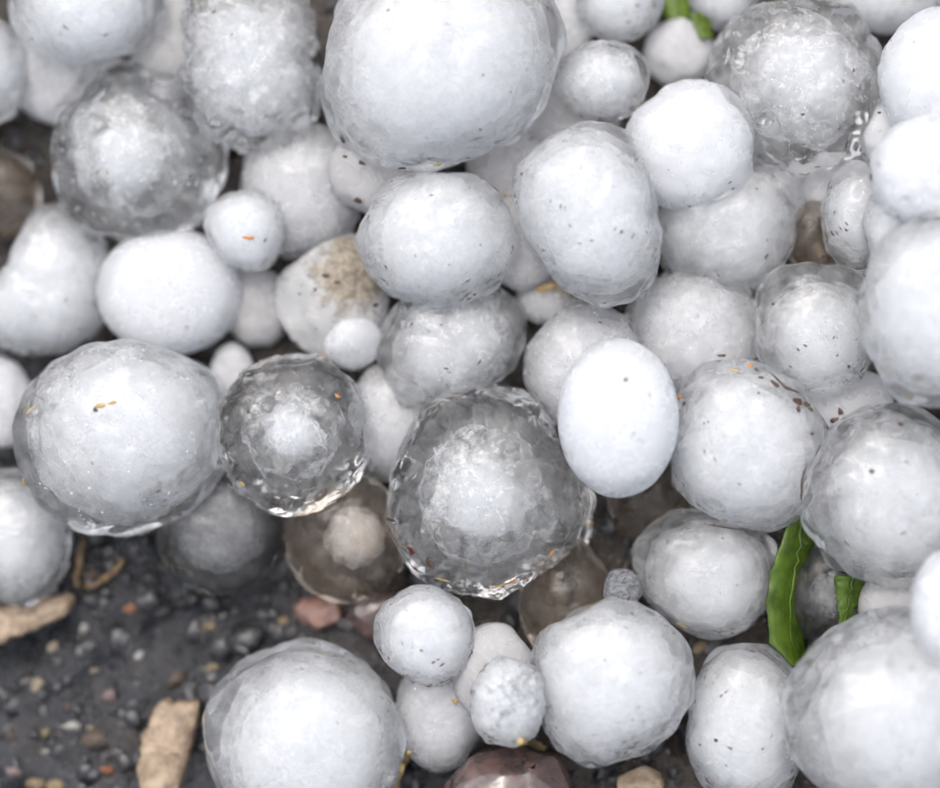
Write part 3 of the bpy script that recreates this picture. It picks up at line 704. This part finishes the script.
for a in [(318, 22, 5, 12, 1.3, 'orange'), (321, 48, 4, 6, 1, 'orange'), (343, 140, 6, 14, .5, 'dirt'), (362, 163, 12, 4, -.5, 'dirt'), (345, 157, 6, 3, 0, 'dirt'), (402, 168, 9, 4, .1, 'dirt'), (437, 165, 12, 4, .2, 'straw'),
          (468, 158, 6, 2.5, .4, 'dirt'), (358, 200, 6, 9, 1, 'dirt'), (494, 188, 14, 2, -.8, 'dirt'), (505, 196, 8, 2, -.9, 'straw'), (522, 174, 4, 6, 1, 'dirt'), (249, 238, 4, 15, 1.4, 'orange'), (375, 305, 7, 5, 0, 'dirt'), (388, 306, 6, 4, 0, 'dirt'),
          (300, 294, 4, 3, 0, 'dirt'), (315, 290, 4, 4, 0, 'dirt'), (325, 276, 7, 5, 0, 'dirt'), (338, 283, 8, 5, 0, 'dirt'), (296, 343, 4, 6, 0, 'dirt'), (284, 330, 4, 12, 1.2, 'dirt'), 
          (411, 549, 13, 10, -.3, 'red'), (431, 563, 10, 11, .5, 'dirt'), (441, 579, 17, 4, -.1, 'straw'), (500, 585, 22, 3, .1, 'straw'), (513, 581, 10, 3, .5, 'orange'), (391, 520, 4, 22, 1.5, 'dirt'), (416, 568, 5, 4, 0, 'dirt'),
          (551, 553, 9, 3, 1, 'orange'), (590, 525, 8, 9, 0, 'straw'), (533, 413, 3, 4, 0, 'dirt'), (564, 451, 3, 4, 0, 'dirt'),
          (722, 356, 11, 3, 0, 'dirt'), (719, 361, 5, 3, 0, 'dirt'), (734, 370, 3, 11, 1.3, 'straw'), (750, 366, 6, 5, 0, 'orange'), (756, 369, 5, 4, 0, 'dirt'), (755, 360, 8, 5, 0, 'dirt'), (761, 378, 5, 3, 0, 'dirt'), (680, 397, 7, 6, 0, 'orange'), (684, 404, 4, 4, 0, 'dirt'),
          (776, 385, 12, 5, -.7, 'dirt'), (798, 402, 14, 7, -.1, 'dirt'), (806, 405, 9, 8, .2, 'dirt'), (799, 409, 6, 6, 0, 'dirt'), (811, 410, 7, 6, 0, 'dirt'), (812, 434, 5, 5, .5, 'dirt'), (834, 420, 8, 7, 0, 'dirt'), (840, 412, 6, 8, 0, 'dirt'), (827, 427, 5, 4, 0, 'dirt'),
          (773, 304, 4, 4, 0, 'dirt'), (849, 366, 4, 4, 0, 'dirt'), (879, 113, 4, 3, 0, 'dirt'), (878, 165, 4, 3, 0, 'dirt'), (872, 178, 8, 10, 0, 'dirt'), (872, 471, 5, 5, 0, 'dirt'), (900, 424, 7, 5, 0, 'dirt'), (455, 702, 7, 5, 0, 'straw'), (452, 699, 4, 4, 0, 'straw'),
          (682, 625, 10, 4, -.5, 'straw'), (716, 740, 4, 4, 0, 'dirt'), (640, 673, 2.5, 2.5, 0, 'dirt'), (644, 721, 3, 2, 0, 'dirt'), (605, 660, 3, 2, 0, 'dirt'), (700, 745, 3, 3, 0, 'dirt'), (332, 358, 22, 4, -.35, 'orange'), (303, 352, 14, 4, -.1, 'orange'), (337, 396, 4, 7, 1.2, 'orange'), (343, 409, 5, 5, 0, 'dirt'),
          (243, 484, 5, 6, 1, 'straw'), (100, 406, 10, 5, .1, 'straw'), (112, 403, 12, 4, .2, 'straw'), (95, 410, 6, 4, 0, 'dirt'), (25, 482, 7, 8, 0, 'straw'), (30, 410, 14, 3, .5, 'straw'), (480, 130, 3, 2.5, 0, 'dirt'), (483, 75, 2.5, 2.5, 0, 'dirt'), (511, 92, 2.5, 2.5, 0, 'dirt'), (476, 139, 12, 2, .6, 'dirt'),
          (545, 288, 22, 8, .2, 'straw'), (890, 665, 5, 3, 0, 'dirt'), (912, 668, 5, 4, 0, 'dirt'), (770, 612, 6, 5, .4, 'dirt'), (626, 380, 5, 5, .5, 'dirt'), (612, 340, 10, 1.5, .3, 'dirt'), (650, 395, 3, 3, 0, 'dirt')]:
    fleck(*a)
fleck(354, 344, 56, 54, 0, 'white', 3, 'knob', .30, .12, 4)
gg = random.Random(9)
def grime(idx, n):
    """bits of dirt that collected along the edge of one stone, one mesh"""
    d = STONES[idx]; cx, cyy, rr = polar(d['pts']); V, F = [], []
    fv, ff = ico(1); want = SHELLS[idx + 7][0]
    for _ in range(n):
        th0 = gg.choice([gg.uniform(-math.pi, math.pi), gg.uniform(-2.6, -.2)])
        for c_ in range(gg.choice([1, 1, 2, 3, 5])):
            th = th0 + gg.gauss(0, .06)
            r = rr[int((th + math.pi) / (2 * math.pi) * 96) % 96] * gg.choice([.97, .95, .9, gg.uniform(.3, .97)])
            h = cast(cx + r * math.cos(th), cyy - r * math.sin(th))
            if not h or h[2] is not want: continue
            inv = h[4].inverted(); lp = inv @ h[0]; ln = (inv.to_3x3() @ h[1]).normalized()
            x = Vector((-math.sin(th), math.cos(th), 0)); x = (x - ln * x.dot(ln)).normalized(); y = ln.cross(x)
            s_ = KPX * DIST; w = gg.uniform(.8, 3.6) * s_; hh = gg.uniform(.5, 1.1) * s_; m = len(V); sd_ = Vector((gg.random() * 50, 0, 0))
            V += [lp + (x * a[0] * w + y * a[1] * hh + ln * a[2] * hh * .6) * (1 + 1.0 * noise.noise(Vector(a) * 1.7 + sd_)) for a in fv]
            F += [tuple(q + m for q in f_) for f_ in ff]
    if V:
        o = link('dirt_flecks', mesh_np('dirt_flecks', V, F, False), gg.choice(['dirt', 'dirt', 'dirt', 'bark']), want); o['kind'] = 'stuff'
for i_, d_ in enumerate(STONES):
    if i_ > 28: grime(i_, 5 if d_['mat'] == 'white' else 16)
streak([(772, 374), (785, 387), (802, 394)], 2.2, 'dirt')
streak([(807, 464), (802, 480), (801, 505)], 1.6, 'dirt')
streak([(672, 480), (682, 502), (694, 510)], 1.5, 'dirt')
streak([(705, 524), (735, 529), (762, 530)], 1.3, 'dirt')
streak([(815, 456), (822, 442)], 1.5, 'dirt')
streak([(388, 525), (392, 535), (402, 550)], 2.0, 'dirt')
streak([(528, 140), (545, 132), (566, 122)], 1.2, 'dirt')

# ------------------------------------------------------------------ leaves and plant scraps
def blade(name, left, right, depth_l, depth_r, mat, label, cat='leaf', bulge=0.002):
    root = bpy.data.objects.new(name, None); COL.objects.link(root); root.empty_display_size = 0.005
    n, m = 22, 7
    def samp(pts, t):
        x = t * (len(pts) - 1); i = min(int(x), len(pts) - 2); f = x - i
        f2 = f * f * (3 - 2 * f) * .3 + f * .7
        return (pts[i][0] * (1 - f2) + pts[i + 1][0] * f2, pts[i][1] * (1 - f2) + pts[i + 1][1] * f2)
    V, F, mid = [], [], []
    o = at(*samp(left, .5), depth_l)
    for i in range(n):
        t = i / (n - 1); l_ = samp(left, t); r_ = samp(right, t)
        l_ = (l_[0] + 3.2 * noise.noise(Vector((i * .8, 0, 1))), l_[1]); r_ = (r_[0] + 4.5 * noise.noise(Vector((i * .9, 5, 1))), r_[1])
        a = at(*l_, depth_l); b = at(*r_, depth_r)
        for j in range(m):
            u = j / (m - 1)
            p = a.lerp(b, u) + Vector((0, 0, bulge * math.sin(math.pi * u) - .0006 * abs(u - .5) * 0 + .0007 * noise.noise(Vector((i * .5, j * .6, 3)))))
            V.append(p - o)
            if j == m // 2: mid.append(p - o + Vector((0, 0, .0003)))
    for i in range(n - 1):
        for j in range(m - 1):
            q = i * m + j; F.append((q, q + m, q + m + 1, q + 1))
    root.location = o
    bl = link('leaf_blade', mesh_np('leaf_blade', V, F), mat, root)
    sl = bl.modifiers.new('thickness', 'SOLIDIFY'); sl.thickness = 0.0004
    link('midrib', tube_mesh('midrib', mid, [0.0004 * (1.1 - i / n) for i in range(n)], 6), mat, root)
    return tag(root, label, cat)
def depth_of(px, py): 
    h = cast(px, py)
    v = (h[0] if h else on_height(px, py, 0)) - cam.location
    return v.dot(CROT @ Vector((0, 0, -1)))
DL = depth_of(768, 585) - 0.001
LEAF = blade('leaf', [(794, 514), (781, 545), (770, 575), (767, 605), (770, 642), (792, 664)], [(804, 514), (818, 540), (818, 565), (812, 595), (808, 630), (808, 666)], DL, DL + 0.010, 'leaf',
      'broad green leaf standing between the hailstones on the lower right')
DL2 = min(depth_of(845, 600), depth_of(858, 595)) - 0.0012
blade('leaf', [(834, 576), (837, 605), (841, 630)], [(872, 576), (860, 604), (843, 631)], DL2, DL2 + .0015, 'leaf', 'narrow green leaf tip over the translucent dark hailstone', bulge=.0006)
DL3 = depth_of(678, 40) + 0.004
blade('leaf', [(652, -40), (660, -5), (668, 24)], [(702, -40), (694, -5), (690, 26)], DL3, DL3 + .001, 'leaf_bright', 'bright yellow-green leaf scrap at the top edge', bulge=.001)
DL4 = depth_of(700, 45) - 0.001
blade('leaf', [(690, 14), (694, 24), (701, 40)], [(708, 16), (712, 28), (712, 38)], DL4, DL4 + .001, 'leaf_bright', 'tiny green leaf tip under the frosted hailstone at the top', bulge=.0005)

def stalk(pts, r, mat, name, label, cat, lift=0.001):
    P = []
    for i in range(len(pts) - 1):
        for k in range(5):
            f = k / 5; x = pts[i][0] * (1 - f) + pts[i + 1][0] * f; y = pts[i][1] * (1 - f) + pts[i + 1][1] * f
            P.append(at(x, y, depth_of(x, y) - lift - r * KPX * DIST))
    for _ in range(3): P = [P[0]] + [(P[i - 1] + P[i] * 2 + P[i + 1]) / 4 for i in range(1, len(P) - 1)] + [P[-1]]
    o = P[0].copy()
    rad = [r * KPX * DIST * (.55 + 1.1 * abs(noise.noise(Vector((i * .7, r + pts[0][0], 2))))) for i in range(len(P))]
    P = [p + Vector((noise.noise(p * 300), noise.noise(p * 300 + Vector((5, 0, 0))), 0)) * r * KPX * DIST * .7 for p in P]
    return tag(link(name, tube_mesh(name, [p - o for p in P], rad, 8), mat, None, o), label, cat)
stalk([(84, 538), (80, 560), (75, 578), (84, 590)], 6, 'bark', 'twig', 'short upright brown twig beside the big grey-rimmed hailstone', 'twig')
stalk([(86, 588), (104, 580), (120, 566), (126, 556)], 5, 'bark', 'twig', 'bent brown twig running right over the asphalt below the grey-rimmed hailstone', 'twig')
stalk([(410, 752), (402, 765), (398, 778), (394, 800)], 4, 'straw', 'grass_stem', 'yellowed grass stem right of the big round hailstone', 'grass stem')
stalk([(520, 741), (532, 743), (548, 750)], 3.5, 'straw', 'straw_piece', 'short golden straw under the small dark-capped hailstone', 'straw')

# ------------------------------------------------------------------ the heap goes on beyond the frame
g_ = random.Random(5)
ring = []
for _ in range(4000):
    px, py = g_.uniform(-420, 1400), g_.uniform(-420, 1250)
    r = g_.uniform(38, 100)
    if -r - 12 < px < 940 + r + 12 and -r - 12 < py < 788 + r + 12: continue
    if px < 320 + r and py > 520: continue
    if any(math.hypot(px - a, py - b) < (r + c) * 0.86 for a, b, c in ring): continue
    if any(math.hypot(px - float(np.mean([p[0] for p in d['pts']])), py - float(np.mean([p[1] for p in d['pts']]))) < r * .8 + 40 for d in STONES): continue
    ring.append((px, py, r))
    if len(ring) >= 48: break
for i, (px, py, r) in enumerate(ring):
    build_stone(dict(pts=E(px - r, px + r, py - r * g_.uniform(.8, 1), py + r * g_.uniform(.8, 1)), mat=g_.choice(['white', 'white', 'grey']), core=0.7, label='pale hailstone of the heap lying beyond the edge of the picture',
                     coff=(0, 0), cmat='core', sq=.86, lump=.03, crinkle=0, veil=None, bubbles=0, press=.86, sub=4), 300 + i)
